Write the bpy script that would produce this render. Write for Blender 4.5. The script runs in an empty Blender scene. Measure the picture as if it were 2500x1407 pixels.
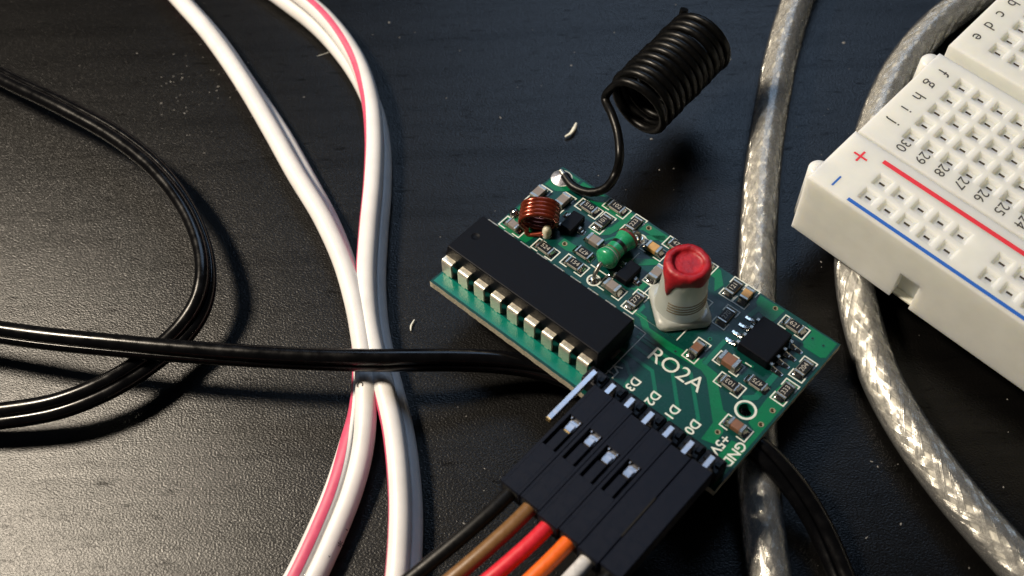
import bpy, bmesh, math, random
from mathutils import Vector, Matrix
# 1 Blender unit = 1 millimetre
random.seed(7)
SC = bpy.context.scene
COL = SC.collection
R = math.radians

# ------------------------------------------------------------------ camera
H = 116.2                                   # lens height above the table
FPX = 2720.35                               # focal length in pixels of a 2500 px wide picture
CAMM = Matrix(((0.998074, -0.032964, -0.052556), (0.0, -0.847152, 0.53135), (-0.062038, -0.530327, -0.845521)))
cam = bpy.data.cameras.new('camera'); camo = bpy.data.objects.new('camera', cam); COL.objects.link(camo)
rx, ry, rz = CAMM.col[0], -CAMM.col[1], -CAMM.col[2]
camo.matrix_world = Matrix(((rx[0], ry[0], rz[0], 0), (rx[1], ry[1], rz[1], 0), (rx[2], ry[2], rz[2], H), (0, 0, 0, 1)))
cam.sensor_fit = 'HORIZONTAL'; cam.sensor_width = 360; cam.lens = 360 * FPX / 2500
cam.clip_start = 1; cam.clip_end = 5000
cam.dof.use_dof = True; cam.dof.focus_distance = 131; cam.dof.aperture_fstop = cam.lens * 1e-3 / (2 * 0.62)
SC.camera = camo
# ------------------------------------------------------------------ world and lamps
world = bpy.data.worlds.new('World'); SC.world = world; world.use_nodes = True
bg = world.node_tree.nodes['Background']; bg.inputs[0].default_value = (0.75, 0.85, 1.0, 1); bg.inputs[1].default_value = 0.018

def area(name, loc, target, size, power, color, sizey=None):
    l = bpy.data.lights.new(name, 'AREA'); o = bpy.data.objects.new(name, l); COL.objects.link(o)
    l.energy = power; l.color = color; l.size = size
    if sizey: l.shape = 'RECTANGLE'; l.size_y = sizey
    else: l.shape = 'DISK'
    o.location = loc; o.rotation_euler = (Vector(target) - Vector(loc)).to_track_quat('-Z', 'Y').to_euler()
    return o
area('desk_lamp', (-232, 132, 285), (-20, 70, 0), 66, 2.2e6, (1.0, 0.86, 0.68))
area('monitor_glow', (90, 600, 560), (0, 70, 0), 420, 1.1e6, (0.50, 0.70, 1.0), 260)
SC.view_settings.view_transform = 'Standard'; SC.view_settings.look = 'None'
SC.view_settings.exposure = 0.0; SC.view_settings.gamma = 1.0
SC.render.film_transparent = False
SC.cycles.max_bounces = 10; SC.cycles.transparent_max_bounces = 12

# ------------------------------------------------------------------ helpers
def at(x, y, z):
    """point at height z above the table seen at photograph pixel (x, y)"""
    r = CAMM @ Vector(((x - 1250) / FPX, (y - 703.5) / FPX, 1)); s = (z - H) / r.z
    return Vector((r.x * s, r.y * s, z))

def noise(nt, scale, detail=3, coord='Object', rough=.55, stretch=None, rot=0):
    tc = nt.nodes.new('ShaderNodeTexCoord'); n = nt.nodes.new('ShaderNodeTexNoise')
    n.inputs['Scale'].default_value = scale; n.inputs['Detail'].default_value = detail; n.inputs['Roughness'].default_value = rough
    if stretch:
        m = nt.nodes.new('ShaderNodeMapping'); m.inputs['Scale'].default_value = stretch; m.inputs['Rotation'].default_value = (0, 0, rot)
        nt.links.new(tc.outputs[coord], m.inputs[0]); nt.links.new(m.outputs[0], n.inputs[0])
    else: nt.links.new(tc.outputs[coord], n.inputs[0])
    return n
def ramp(nt, src, stops):
    r = nt.nodes.new('ShaderNodeValToRGB'); nt.links.new(src, r.inputs[0])
    e = r.color_ramp.elements
    while len(e) < len(stops): e.new(.5)
    for k, (p, c) in enumerate(stops):
        e[k].position = p; e[k].color = (c, c, c, 1) if not hasattr(c, '__len__') else (*c, 1)
    return r
MATS = {}
def mat(name, col, rough=.5, metal=0, var=.12, vscale=2.0, bump=0, bscale=8, spec=.5, sss=0, sssr=(1, .8, .6), rvar=.08, trans=0, coat=0):
    m = bpy.data.materials.new(name); m.use_nodes = True; nt = m.node_tree; b = nt.nodes['Principled BSDF']
    n = noise(nt, vscale)
    c2 = ramp(nt, n.outputs[0], [(.3, tuple(max(0, c * (1 - var)) for c in col)), (.7, tuple(min(1, c * (1 + var)) for c in col))])
    nt.links.new(c2.outputs[0], b.inputs['Base Color'])
    rr = ramp(nt, n.outputs[0], [(.3, max(.02, rough - rvar)), (.7, min(1, rough + rvar))]); nt.links.new(rr.outputs[0], b.inputs['Roughness'])
    b.inputs['Metallic'].default_value = metal; b.inputs['Specular IOR Level'].default_value = spec
    if sss: b.inputs['Subsurface Weight'].default_value = sss; b.inputs['Subsurface Radius'].default_value = sssr; b.inputs['Subsurface Scale'].default_value = 1.0
    if trans: b.inputs['Transmission Weight'].default_value = trans
    if coat: b.inputs['Coat Weight'].default_value = coat; b.inputs['Coat Roughness'].default_value = .15
    if bump:
        bn = noise(nt, bscale); bp = nt.nodes.new('ShaderNodeBump'); bp.inputs['Strength'].default_value = bump; bp.inputs['Distance'].default_value = .1
        nt.links.new(bn.outputs[0], bp.inputs['Height']); nt.links.new(bp.outputs[0], b.inputs['Normal'])
    MATS[name] = m
    return m

mat('mask_dark', (.002, .040, .035), .28, spec=.2, vscale=.6, bump=.05, bscale=3)
mat('mask_copper', (.002, .130, .052), .28, spec=.2, vscale=.6, bump=.05, bscale=3)
mat('mask_trace', (.004, .115, .070), .28, spec=.2, vscale=.6)
mat('mask_cool_tint', (.003, .150, .115), .26, vscale=.6, bump=.05, bscale=3, spec=.3)  # green mask with the cool light's teal reflection put into its colour
mat('pad_tin_sheen', (.74, .75, .84), .45, 1, var=.2, vscale=2, bump=.7, bscale=1.6)  # lavender of the reflected cool light is part of this solder colour
mat('via_tin', (.35, .30, .18), .5, .6)
mat('fibreglass', (.40, .37, .28), .85, var=.3, vscale=4, bump=.6, bscale=6)
mat('silk', (.62, .66, .62), .6, var=.1)
mat('solder', (.55, .54, .51), .16, 1, var=.15, vscale=3, bump=.55, bscale=2.2)
mat('tin', (.36, .35, .32), .38, 1, var=.12, vscale=3, bump=.25, bscale=4)
mat('pin_tin', (.90, .84, .70), .42, .85, var=.10, vscale=2.5, bump=.3, bscale=3)
mat('bright_pin', (.62, .62, .66), .36, 1, var=.08)
mat('gold', (.85, .58, .22), .3, 1)
mat('ic_black', (.0025, .003, .0055), .50, bump=.15, bscale=9, spec=.14)
mat('housing_black_sheen', (.0036, .0054, .0130), .52, bump=.12, bscale=6, spec=.20)  # black plastic, navy sheen of the cool light mixed into the base colour
mat('header_black', (.003, .0034, .006), .42, spec=.3, bump=.12, bscale=6)
mat('hollow_shade', (.003, .003, .003), .9)  # near-black for surfaces that stand in for shade inside hollows
mat('resistor_black', (.008, .008, .007), .4, spec=.2, bump=.1)
mat('ceramic', (.3, .29, .26), .6)
mat('cap_grey', (.21, .175, .15), .4, bump=.1)
mat('cap_brown', (.19, .09, .05), .45, bump=.1)
mat('cap_tan', (.52, .30, .10), .45, bump=.1)
mat('mark_grey', (.42, .40, .36), .6)
mat('enamel_copper', (.22, .035, .014), .22, .6, var=.25, vscale=1.5, coat=.6)
mat('inductor_green', (.016, .25, .115), .28, var=.1, vscale=1.5, bump=.1, bscale=3, coat=.3)
mat('band_black', (.006, .008, .007), .35); mat('band_red', (.11, .022, .018), .4); mat('band_brown', (.10, .10, .045), .4); mat('band_silver', (.32, .36, .32), .35)
mat('nylon', (.66, .70, .66), .42, var=.05, vscale=.8, trans=.5, sss=.5, sssr=(2.2, 2.0, 1.6), bump=.12, bscale=2.5)
mat('glue', (.62, .60, .47), .4, var=.15, sss=.5, sssr=(1, .9, .6), bump=.3, bscale=2)
mat('red_wax', (.33, .008, .016), .48, var=.3, vscale=1.4, bump=.9, bscale=1.5, sss=.12, sssr=(.8, .1, .1))
mat('brass_wire', (.30, .25, .17), .35, .8)
mat('antenna_black', (.0025, .0025, .0025), .36, var=.1, spec=.22, bump=.05)
mat('cord_black', (.0025, .0025, .003), .22, var=.2, vscale=.7, bump=.05, bscale=3, spec=.34)
mat('cord_print', (.045, .045, .045), .3)
mat('pvc_white', (.74, .73, .735), .42, var=.07, vscale=.25, bump=.08, bscale=2, sss=.12, sssr=(1, .9, .8))
mat('stripe_pink', (.62, .085, .17), .45, var=.08, vscale=.8)
mat('ink_black', (.02, .02, .02), .6)
mat('abs_ivory', (.77, .79, .76), .40, var=.03, vscale=.5, sss=.9, sssr=(3.2, 2.9, 2.2), bump=.06, bscale=4)
mat('hole_metal', (.15, .125, .09), .5, .3)
mat('print_red', (.75, .035, .055), .5, var=.06); mat('print_blue', (.02, .13, .55), .5, var=.06); mat('print_black', (.045, .042, .04), .55, var=.2, vscale=4)
mat('wire_black', (.004, .004, .0045), .42, spec=.25); mat('wire_brown', (.17, .085, .03), .42); mat('wire_red', (.62, .018, .035), .42)
mat('wire_orange', (.80, .13, .012), .42); mat('wire_white', (.52, .52, .53), .42, var=.2)
mat('dust_white', (.24, .235, .225), .9); mat('shaving', (.72, .71, .62), .55, sss=.3)
mat('braid', (.92, .90, .86), .22, .78, var=.15, vscale=3)
mat('foil', (.66, .65, .61), .42, .25, var=.3, vscale=1.1, bump=1.0, bscale=1.6)
# clear PVC jacket
m = bpy.data.materials.new('clear_pvc'); m.use_nodes = True; nt = m.node_tree; nt.nodes.clear()
out = nt.nodes.new('ShaderNodeOutputMaterial'); mx = nt.nodes.new('ShaderNodeMixShader'); tr = nt.nodes.new('ShaderNodeBsdfTransparent'); gl = nt.nodes.new('ShaderNodeBsdfGlossy')
fr = nt.nodes.new('ShaderNodeFresnel'); fr.inputs[0].default_value = 1.53
tr.inputs[0].default_value = (.95, .945, .92, 1); gl.inputs['Roughness'].default_value = .16
bn = noise(nt, 1.3); bp = nt.nodes.new('ShaderNodeBump'); bp.inputs['Strength'].default_value = .25; bp.inputs['Distance'].default_value = .1
nt.links.new(bn.outputs[0], bp.inputs['Height']); nt.links.new(bp.outputs[0], gl.inputs['Normal']); nt.links.new(bp.outputs[0], fr.inputs['Normal'])
mk = nt.nodes.new('ShaderNodeMixShader'); mk.inputs[0].default_value = .11; df = nt.nodes.new('ShaderNodeBsdfDiffuse'); df.inputs[0].default_value = (.72, .74, .76, 1); nt.links.new(tr.outputs[0], mk.inputs[1]); nt.links.new(df.outputs[0], mk.inputs[2])
nt.links.new(fr.outputs[0], mx.inputs[0]); nt.links.new(mk.outputs[0], mx.inputs[1]); nt.links.new(gl.outputs[0], mx.inputs[2]); nt.links.new(mx.outputs[0], out.inputs[0])
MATS['clear_pvc'] = m

class MB:
    """collects shapes for one mesh object"""
    def __init__(s): s.v = []; s.f = []; s.m = []; s.sm = []; s.T = None
    def add(s, vs, fs, mi=0, smooth=False):
        o = len(s.v)
        for p in vs:
            p = Vector(p); s.v.append(tuple(s.T @ p if s.T else p))
        for f in fs: s.f.append(tuple(i + o for i in f)); s.m.append(mi); s.sm.append(smooth)
        return s
    def quad(s, a, b, c, d, mi=0): return s.add([a, b, c, d], [(0, 1, 2, 3)], mi)
    def box(s, x0, x1, y0, y1, z0, z1, b=0.0, mi=0):
        if b <= 0:
            v = [(x, y, z) for z in (z0, z1) for y in (y0, y1) for x in (x0, x1)]
            return s.add(v, [(0, 2, 3, 1), (4, 5, 7, 6), (0, 1, 5, 4), (2, 6, 7, 3), (0, 4, 6, 2), (1, 3, 7, 5)], mi)
        bm = bmesh.new(); bmesh.ops.create_cube(bm, size=1)
        for q in bm.verts: q.co = ((x0 + x1) / 2 + q.co.x * (x1 - x0), (y0 + y1) / 2 + q.co.y * (y1 - y0), (z0 + z1) / 2 + q.co.z * (z1 - z0))
        bmesh.ops.bevel(bm, geom=bm.edges[:], offset=b, segments=2 if b > .12 else 1, affect='EDGES', profile=.6)
        bm.verts.index_update()
        s.add([q.co.copy() for q in bm.verts], [[q.index for q in f.verts] for f in bm.faces], mi); bm.free()
        return s
    def rings(s, rings, mi=0, caps=True, closed=True, smooth=True):
        n = len(rings[0]); v = [p for r in rings for p in r]; f = []
        for i in range(len(rings) - 1):
            for j in range(n if closed else n - 1):
                k = (j + 1) % n; f.append((i * n + j, i * n + k, (i + 1) * n + k, (i + 1) * n + j))
        s.add(v, f, mi, smooth)
        if caps and closed:
            s.add(rings[0], [tuple(reversed(range(n)))], mi); s.add(rings[-1], [tuple(range(n))], mi)
        return s
    def lathe(s, prof, seg=24, c=(0, 0), mi=0, caps=True):
        return s.rings([[(c[0] + r * math.cos(2 * math.pi * k / seg), c[1] + r * math.sin(2 * math.pi * k / seg), z) for k in range(seg)] for r, z in prof], mi, caps)
    def tube(s, pts, r, n=10, mi=0, caps=True):
        pts = [Vector(p) for p in pts]; prev = None; rings = []
        for i, p in enumerate(pts):
            t = (pts[min(i + 1, len(pts) - 1)] - pts[max(i - 1, 0)]).normalized()
            if prev is None: a = Vector((0, 0, 1)) if abs(t.z) < .9 else Vector((1, 0, 0)); u = t.cross(a).normalized()
            else: u = (prev - t * prev.dot(t)).normalized()
            prev = u; w = t.cross(u); rr = r(i / (len(pts) - 1)) if callable(r) else r
            rings.append([p + (u * math.cos(2 * math.pi * k / n) + w * math.sin(2 * math.pi * k / n)) * rr for k in range(n)])
        return s.rings(rings, mi, caps)
    def mesh(s, name):
        me = bpy.data.meshes.new(name); me.from_pydata(s.v, [], s.f)
        for p, mi, sm in zip(me.polygons, s.m, s.sm): p.material_index = mi; p.use_smooth = sm
        me.update(); return me
    def build(s, name, mats, parent=None, fix=True):
        me = s.mesh(name)
        for x in (mats if isinstance(mats, (list, tuple)) else [mats]): me.materials.append(MATS[x])
        if fix:
            bm = bmesh.new(); bm.from_mesh(me); bmesh.ops.recalc_face_normals(bm, faces=bm.faces[:]); bm.to_mesh(me); bm.free()
        return link(name, me, parent)
def link(name, me, parent=None, loc=None, rz=0):
    o = bpy.data.objects.new(name, me); COL.objects.link(o); o.parent = parent
    if loc is not None: o.location = loc
    if rz: o.rotation_euler = (0, 0, rz)
    return o
def tag(o, label=None, cat=None, group=None, kind=None):
    if label: o['label'] = label
    if cat: o['category'] = cat
    if group: o['group'] = group
    if kind: o['kind'] = kind
    return o
def empty(name, M=None, parent=None):
    o = bpy.data.objects.new(name, None); COL.objects.link(o); o.empty_display_size = 2; o.parent = parent
    if M is not None: o.matrix_world = M
    return o
def catmull(pts, step):
    """smooth resample of tuples of any length; distance taken on the first three values"""
    out = []; n = len(pts)
    for i in range(n - 1):
        p = [pts[max(i - 1, 0)], pts[i], pts[i + 1], pts[min(i + 2, n - 1)]]
        d = math.dist(p[1][:3], p[2][:3]); k = max(2, int(d / step))
        for j in range(k):
            t = j / k
            out.append(tuple(.5 * (2 * b + (c - a) * t + (2 * a - 5 * b + 4 * c - d_) * t * t + (3 * b - a - 3 * c + d_) * t ** 3) for a, b, c, d_ in zip(*p)))
    out.append(tuple(pts[-1])); return out
def fill2d(loops, z0, z1):
    """solid plate from 2-D outlines; inner loops are holes"""
    cu = bpy.data.curves.new('outline', 'CURVE'); cu.dimensions = '2D'; cu.fill_mode = 'BOTH'; cu.extrude = (z1 - z0) / 2
    for lp in loops:
        sp = cu.splines.new('POLY'); sp.points.add(len(lp) - 1); sp.use_cyclic_u = True
        for q, (x, y) in zip(sp.points, lp): q.co = (x, y, 0, 1)
    o = bpy.data.objects.new('outline', cu); COL.objects.link(o); dg = bpy.context.evaluated_depsgraph_get()
    me = bpy.data.meshes.new_from_object(o.evaluated_get(dg)); bpy.data.objects.remove(o); bpy.data.curves.remove(cu)
    for v in me.vertices: v.co.z += (z0 + z1) / 2
    return me
TXT = {}
def text_mesh(s, size):
    if (s, size) in TXT: return TXT[s, size]
    cu = bpy.data.curves.new('text', 'FONT'); cu.body = s; cu.size = size; cu.align_x = 'CENTER'; cu.align_y = 'CENTER'; cu.resolution_u = 4; cu.offset = .03 if size in (1.52, 1.55) else 0
    o = bpy.data.objects.new('text', cu); COL.objects.link(o); dg = bpy.context.evaluated_depsgraph_get()
    me = bpy.data.meshes.new_from_object(o.evaluated_get(dg)); bpy.data.objects.remove(o); bpy.data.curves.remove(cu)
    TXT[s, size] = me; return me
def text(name, s, size, loc, rz, mt, parent):
    base = text_mesh(s, size); me = base
    if not me.materials: me.materials.append(MATS[mt])
    elif me.materials[0] != MATS[mt]: me = base.copy(); me.materials[0] = MATS[mt]
    return link(name, me, parent, loc, rz)
def circle(cx, cy, r, n=24): return [(cx + r * math.cos(2 * math.pi * k / n), cy + r * math.sin(2 * math.pi * k / n)) for k in range(n)]

# ------------------------------------------------------------------ table
m = bpy.data.materials.new('black_brown_laminate'); m.use_nodes = True; nt = m.node_tree; b = nt.nodes['Principled BSDF']
ga = R(-12)
g1 = noise(nt, 1.0, 4, stretch=(.03, .33, 1), rot=ga); g2 = noise(nt, 1.0, 3, stretch=(.28, 1.1, 1), rot=ga, rough=.6); g3 = noise(nt, 1.0, 2, stretch=(3.6, 5.6, 1), rot=ga + .9); g4 = noise(nt, .012, 3)
cr = ramp(nt, g1.outputs[0], [(.3, (.0012, .0011, .0011)), (.7, (.0022, .0020, .0019))]); nt.links.new(cr.outputs[0], b.inputs['Base Color'])
# pores are duller than the lacquer around them
pr = ramp(nt, g2.outputs[0], [(.25, .13), (.40, .37)])
pg = ramp(nt, g1.outputs[0], [(.34, .82), (.52, 1.0)])
mu = nt.nodes.new('ShaderNodeMath'); mu.operation = 'MULTIPLY'; nt.links.new(pr.outputs[0], mu.inputs[0]); nt.links.new(pg.outputs[0], mu.inputs[1]); nt.links.new(mu.outputs[0], b.inputs['Specular IOR Level'])
rr = ramp(nt, g4.outputs[0], [(.3, .29), (.7, .32)]); nt.links.new(rr.outputs[0], b.inputs['Roughness'])
g2s = nt.nodes.new('ShaderNodeMath'); g2s.operation = 'MULTIPLY'; g2s.inputs[1].default_value = .25; nt.links.new(g2.outputs[0], g2s.inputs[0])
ad = nt.nodes.new('ShaderNodeMath'); ad.operation = 'ADD'; nt.links.new(g3.outputs[0], ad.inputs[0]); nt.links.new(g2s.outputs[0], ad.inputs[1])
bp = nt.nodes.new('ShaderNodeBump'); bp.inputs['Strength'].default_value = .5; bp.inputs['Distance'].default_value = .1
nt.links.new(ad.outputs[0], bp.inputs['Height']); nt.links.new(bp.outputs[0], b.inputs['Normal'])
MATS['table'] = m
t = MB(); t.box(-420, 480, -280, 620, -20, 0)
tag(t.build('table_top', 'table'), 'black-brown wood-grain laminate table top under everything', 'table', kind='structure')

# dust and crumbs
d = MB()
def speck(x, y, r, el=1.0, mi=0):
    a = random.uniform(0, 6.28); n = 6; vs = []
    for k in range(n):
        q = 2 * math.pi * k / n; rr = r * random.uniform(.6, 1.2)
        px_, py_ = rr * math.cos(q) * el, rr * math.sin(q)
        vs.append((x + px_ * math.cos(a) - py_ * math.sin(a), y + px_ * math.sin(a) + py_ * math.cos(a), .01))
    vs.append((x, y, r * .8))
    d.add(vs, [(k, (k + 1) % n, n) for k in range(n)])
for k in range(230):
    p = at(random.uniform(-100, 2600), random.uniform(-80, 1480), 0); speck(p.x, p.y, random.choice((.035, .05, .05, .07, .09)), random.choice((1, 1, 1.5, 3)))
for k in range(46):
    p = at(random.gauss(490, 70), random.gauss(205, 45), 0); speck(p.x, p.y, random.uniform(.05, .11), random.choice((1, 1.4, 2)))
for x, y, r in ((950, 55, .22), (975, 92, .13), (292, 580, .17), (1590, 340, .2), (2060, 105, .24), (1945, 310, .16), (1395, 160, .16), (1650, 12, .1), (1610, 415, .13), (1645, 412, .1), (2005, 640, .15), (2143, 1140, .15), (2200, 1280, .14), (2450, 1190, .12), (1500, 80, .12), (1785, 145, .13), (1750, 180, .12), (413, 512, .12), (395, 280, .12), (335, 130, .12), (1090, 240, .1)):
    p = at(x, y, 0); speck(p.x, p.y, r * .8, 1.3)
tag(d.build('dust', 'dust_white', fix=False), 'fine pale dust specks scattered over the dark table', 'dust', kind='stuff')
def shaving(pts, w, th, label):
    s = MB(); P = catmull([tuple(at(x, y, z)) for x, y, z in pts], .15); n = len(P); rings = []
    for i, p in enumerate(P):
        p = Vector(p); tt = (Vector(P[min(i + 1, n - 1)]) - Vector(P[max(i - 1, 0)])).normalized(); sd = tt.cross(Vector((0, 0, 1))).normalized(); k = w * (.55 + .45 * math.sin(math.pi * i / (n - 1))) * random.uniform(.9, 1.1)
        rings.append([p + sd * k * math.cos(q) + Vector((0, 0, th * math.sin(q))) for q in (0, 1.05, 2.1, 3.14, 4.2, 5.25)])
    s.rings(rings); return tag(s.build('plastic_shaving', 'shaving'), label, 'plastic shaving', 'plastic shavings on the table')
shaving([(1380, 334, .35), (1393, 326, .5), (1402, 313, .6), (1407, 301, .4)], .26, .16, 'curled pale plastic shaving on the table left of the coiled antenna')
shaving([(1003, 808, .25), (1004, 795, .3), (1012, 781, .3)], .14, .09, 'small pale plastic shaving on the table left of the chip')
h_ = MB(); h_.tube(catmull([tuple(at(*p)) for p in ((775, 137, .3), (800, 129, .5), (822, 121, .6))], .3), .035, 5)
tag(h_.build('loose_fibre', 'shaving'), 'thin pale fibre on the table beside the white cable with a pink stripe', 'fibre')

# ------------------------------------------------------------------ cables
def twin_profile(r, c, k=14):
    """outline of two fused round conductors"""
    a0 = math.acos(min(1, c / r)) * .93 if c < r else .25
    o = []
    for i in range(k): q = -math.pi + a0 + (2 * math.pi - 2 * a0) * i / (k - 1); o.append((c + r * math.cos(q), r * math.sin(q)))
    for i in range(k): q = a0 + (2 * math.pi - 2 * a0) * i / (k - 1); o.append((-c + r * math.cos(q), r * math.sin(q)))
    return o
def frames(path):
    P = [Vector(p[:3]) for p in path]; F = []
    for i, p in enumerate(P):
        tt = (P[min(i + 1, len(P) - 1)] - P[max(i - 1, 0)]).normalized(); sd = tt.cross(Vector((0, 0, 1))).normalized(); up = sd.cross(tt)
        a = R(path[i][3]); F.append((p, sd * math.cos(a) + up * math.sin(a), up * math.cos(a) - sd * math.sin(a), tt))
    return F
def sweep(mb, F, prof, caps=True, closed=True): return mb.rings([[p + a * x + b_ * y for x, y in prof] for p, a, b_, _ in F], 0, caps, closed)
def keyed(keys, step=.8, ext=110):
    """path through the keys, carried on beyond both ends so that no cut end shows from the side"""
    K = catmull([(*at(x, y, z), r) for x, y, z, r in keys], step)
    def run(a, b_):
        d_ = Vector((a[0] - b_[0], a[1] - b_[1], 0)).normalized(); out = []
        for i in range(1, int(ext / 2.2)):
            u = i * 2.2; bend = .0012 * u * u; zz = 2.0 + (a[2] - 2.0) * math.exp(-u / 25) if a[2] > 2.0 else a[2]
            out.append((a[0] + d_.x * u - d_.y * bend, a[1] + d_.y * u + d_.x * bend, zz, a[3]))
        return out
    return frames(run(K[0], K[2])[::-1] + K + run(K[-1], K[-3]))

def black_cord(keys, label, r=.92, c=.66):
    root = empty('black_cord'); F = keyed(keys); root.location = F[0][0]
    root.location = (F[0][0].x, F[0][0].y, 0); off = Vector(root.location)
    F = [(p - off, a, b_, tt) for p, a, b_, tt in F]
    mb = MB(); sweep(mb, F, twin_profile(r, c)); mb.build('sheath', 'cord_black', root)
    return tag(root, label, 'power cord', 'black twin-core cords')
loop_keys = [(-160, 110, 4.0, 28), (-60, 155, 4.4, 28), (40, 205, 4.8, 30), (150, 258, 5.2, 32), (280, 330, 5.3, 34), (380, 410, 5.4, 45), (450, 500, 5.4, 60), (490, 590, 5.4, 70), (502, 670, 5.4, 70), (490, 740, 5.0, 60), (455, 800, 4.6, 45), (405, 850, 4.4, 38), (330, 905, 4.5, 34), (240, 955, 4.6, 32), (130, 995, 4.4, 32), (0, 1016, 4.0, 34), (-120, 1026, 3.6, 34)]
black_cord(loop_keys, 'black twin cord curving in a wide loop at the left')
straight_keys = [(-140, 790, 6.6, -58), (0, 812, 6.8, -58), (120, 828, 7.0, -60), (260, 842, 7.1, -62), (430, 857, 7.1, -66), (600, 869, 7.0, -72), (760, 877, 6.8, -74), (900, 880, 6.6, -72), (1010, 880, 6.2, -70), (1120, 880, 5.2, -68), (1230, 886, 4.2, -64), (1340, 905, 3.4, -55), (1500, 960, 3.2, -20), (1650, 1010, 4.0, 0), (1780, 1055, 5.2, -5), (1862, 1105, 5.4, -15), (1940, 1190, 4.2, -30), (1995, 1275, 2.8, -35), (2035, 1360, 2.0, -35), (2070, 1450, 1.6, -35), (2095, 1540, 1.5, -35)]
black_cord(straight_keys, 'black twin cord running straight over the white cables and under the circuit board', 1.0, .42)

def white_cable(keys, alpha, half):
    root = empty('white_cable'); F = keyed(keys); off = Vector((F[0][0].x, F[0][0].y, 0)); root.location = off
    F = [(p - off, a, b_, tt) for p, a, b_, tt in F]
    r, c = 1.26, .92
    mb = MB(); sweep(mb, F, twin_profile(r, c, 18)); mb.build('sheath', 'pvc_white', root)
    w = R(half); s = MB(); n = 10
    arc = [(c + (r + .018) * math.cos(R(alpha) - w + 2 * w * i / n), (r + .018) * math.sin(R(alpha) - w + 2 * w * i / n)) for i in range(n + 1)]
    sweep(s, F, arc, closed=False); tag(s.build('stripe', 'stripe_pink', root, fix=False), 'pink-red stripe printed along one conductor')
    return root, F, off
w1k = [(330, -130, 2.0, -112), (432, -10, 2.0, -112), (520, 90, 2.0, -112), (600, 205, 2.0, -110), (670, 315, 2.0, -124), (735, 430, 2.0, -125), (795, 535, 2.1, -112), (840, 640, 2.2, -100), (868, 740, 2.2, -92), (883, 830, 2.2, -84), (889, 920, 2.2, -70), (884, 1010, 2.0, -52), (866, 1105, 1.7, -16), (838, 1200, 1.5, 0), (797, 1300, 1.4, 6), (747, 1407, 1.4, 8), (690, 1510, 1.4, 8)]
W1, F1, O1 = white_cable(w1k, 84, 28)
tag(W1, 'white two-core cable, smooth at the top and pink-striped below the black cord', 'cable', 'white two-core cables')
w2k = [(560, -110, 2.0, 138), (700, -12, 2.0, 138), (790, 60, 2.0, 130), (862, 150, 2.0, 112), (905, 245, 2.1, 88), (922, 340, 2.1, 70), (922, 450, 2.1, 62), (912, 570, 2.1, 60), (906, 680, 2.1, 60), (911, 780, 2.1, 60), (925, 860, 2.1, 60), (948, 950, 2.1, 60), (972, 1050, 2.1, 60), (986, 1160, 2.1, 58), (991, 1270, 2.0, 56), (984, 1407, 2.0, 56), (968, 1520, 2.0, 56)]
W2, F2, O2 = white_cable(w2k, -45, 20)
tag(W2, 'white two-core cable with a thin pink stripe along its edge, nearer the circuit board', 'cable', 'white two-core cables')
# print on the first white cable: marks laid on the surface of its right-hand conductor
def on_cable(F, off, px_, py_):
    best = min(F, key=lambda f: (at(px_, py_, f[0].z) - off - f[0]).length)
    return best
def cable_mark(s, px_, py_, size, extra=0):
    f = on_cable(F1, O1, px_, py_); p, a, b_, tt = f
    q = at(px_, py_, 2.6) - O1
    lobe = min((p + a * .92, p - a * .92), key=lambda c: (c.xy - q.xy).length)
    off2 = (q - lobe); off2 -= tt * off2.dot(tt); up = Vector((0, 0, 1)); up -= tt * up.dot(tt); up.normalize(); sd = tt.cross(up)
    x = max(-1.0, min(1.0, off2.dot(sd))); nrm = (sd * x + up * math.sqrt(max(.02, 1.26 ** 2 - x * x))).normalized()
    pos = lobe + nrm * 1.275
    o = text('printed_mark', s, size, None, 0, 'ink_black', W1)
    X = tt; Z = nrm; Y = Z.cross(X)
    o.matrix_local = Matrix(((X.x, Y.x, Z.x, pos.x), (X.y, Y.y, Z.y, pos.y), (X.z, Y.z, Z.z, pos.z), (0, 0, 0, 1)))
for s, x, y, z in (('c', 880, 926, 1.5), ('c', 887, 960, 1.7), ("'", 849, 1288, 1.2), ('*', 834, 1322, 1.6), (',', 815, 1362, 1.2)): cable_mark(s, x, y, z)

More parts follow.
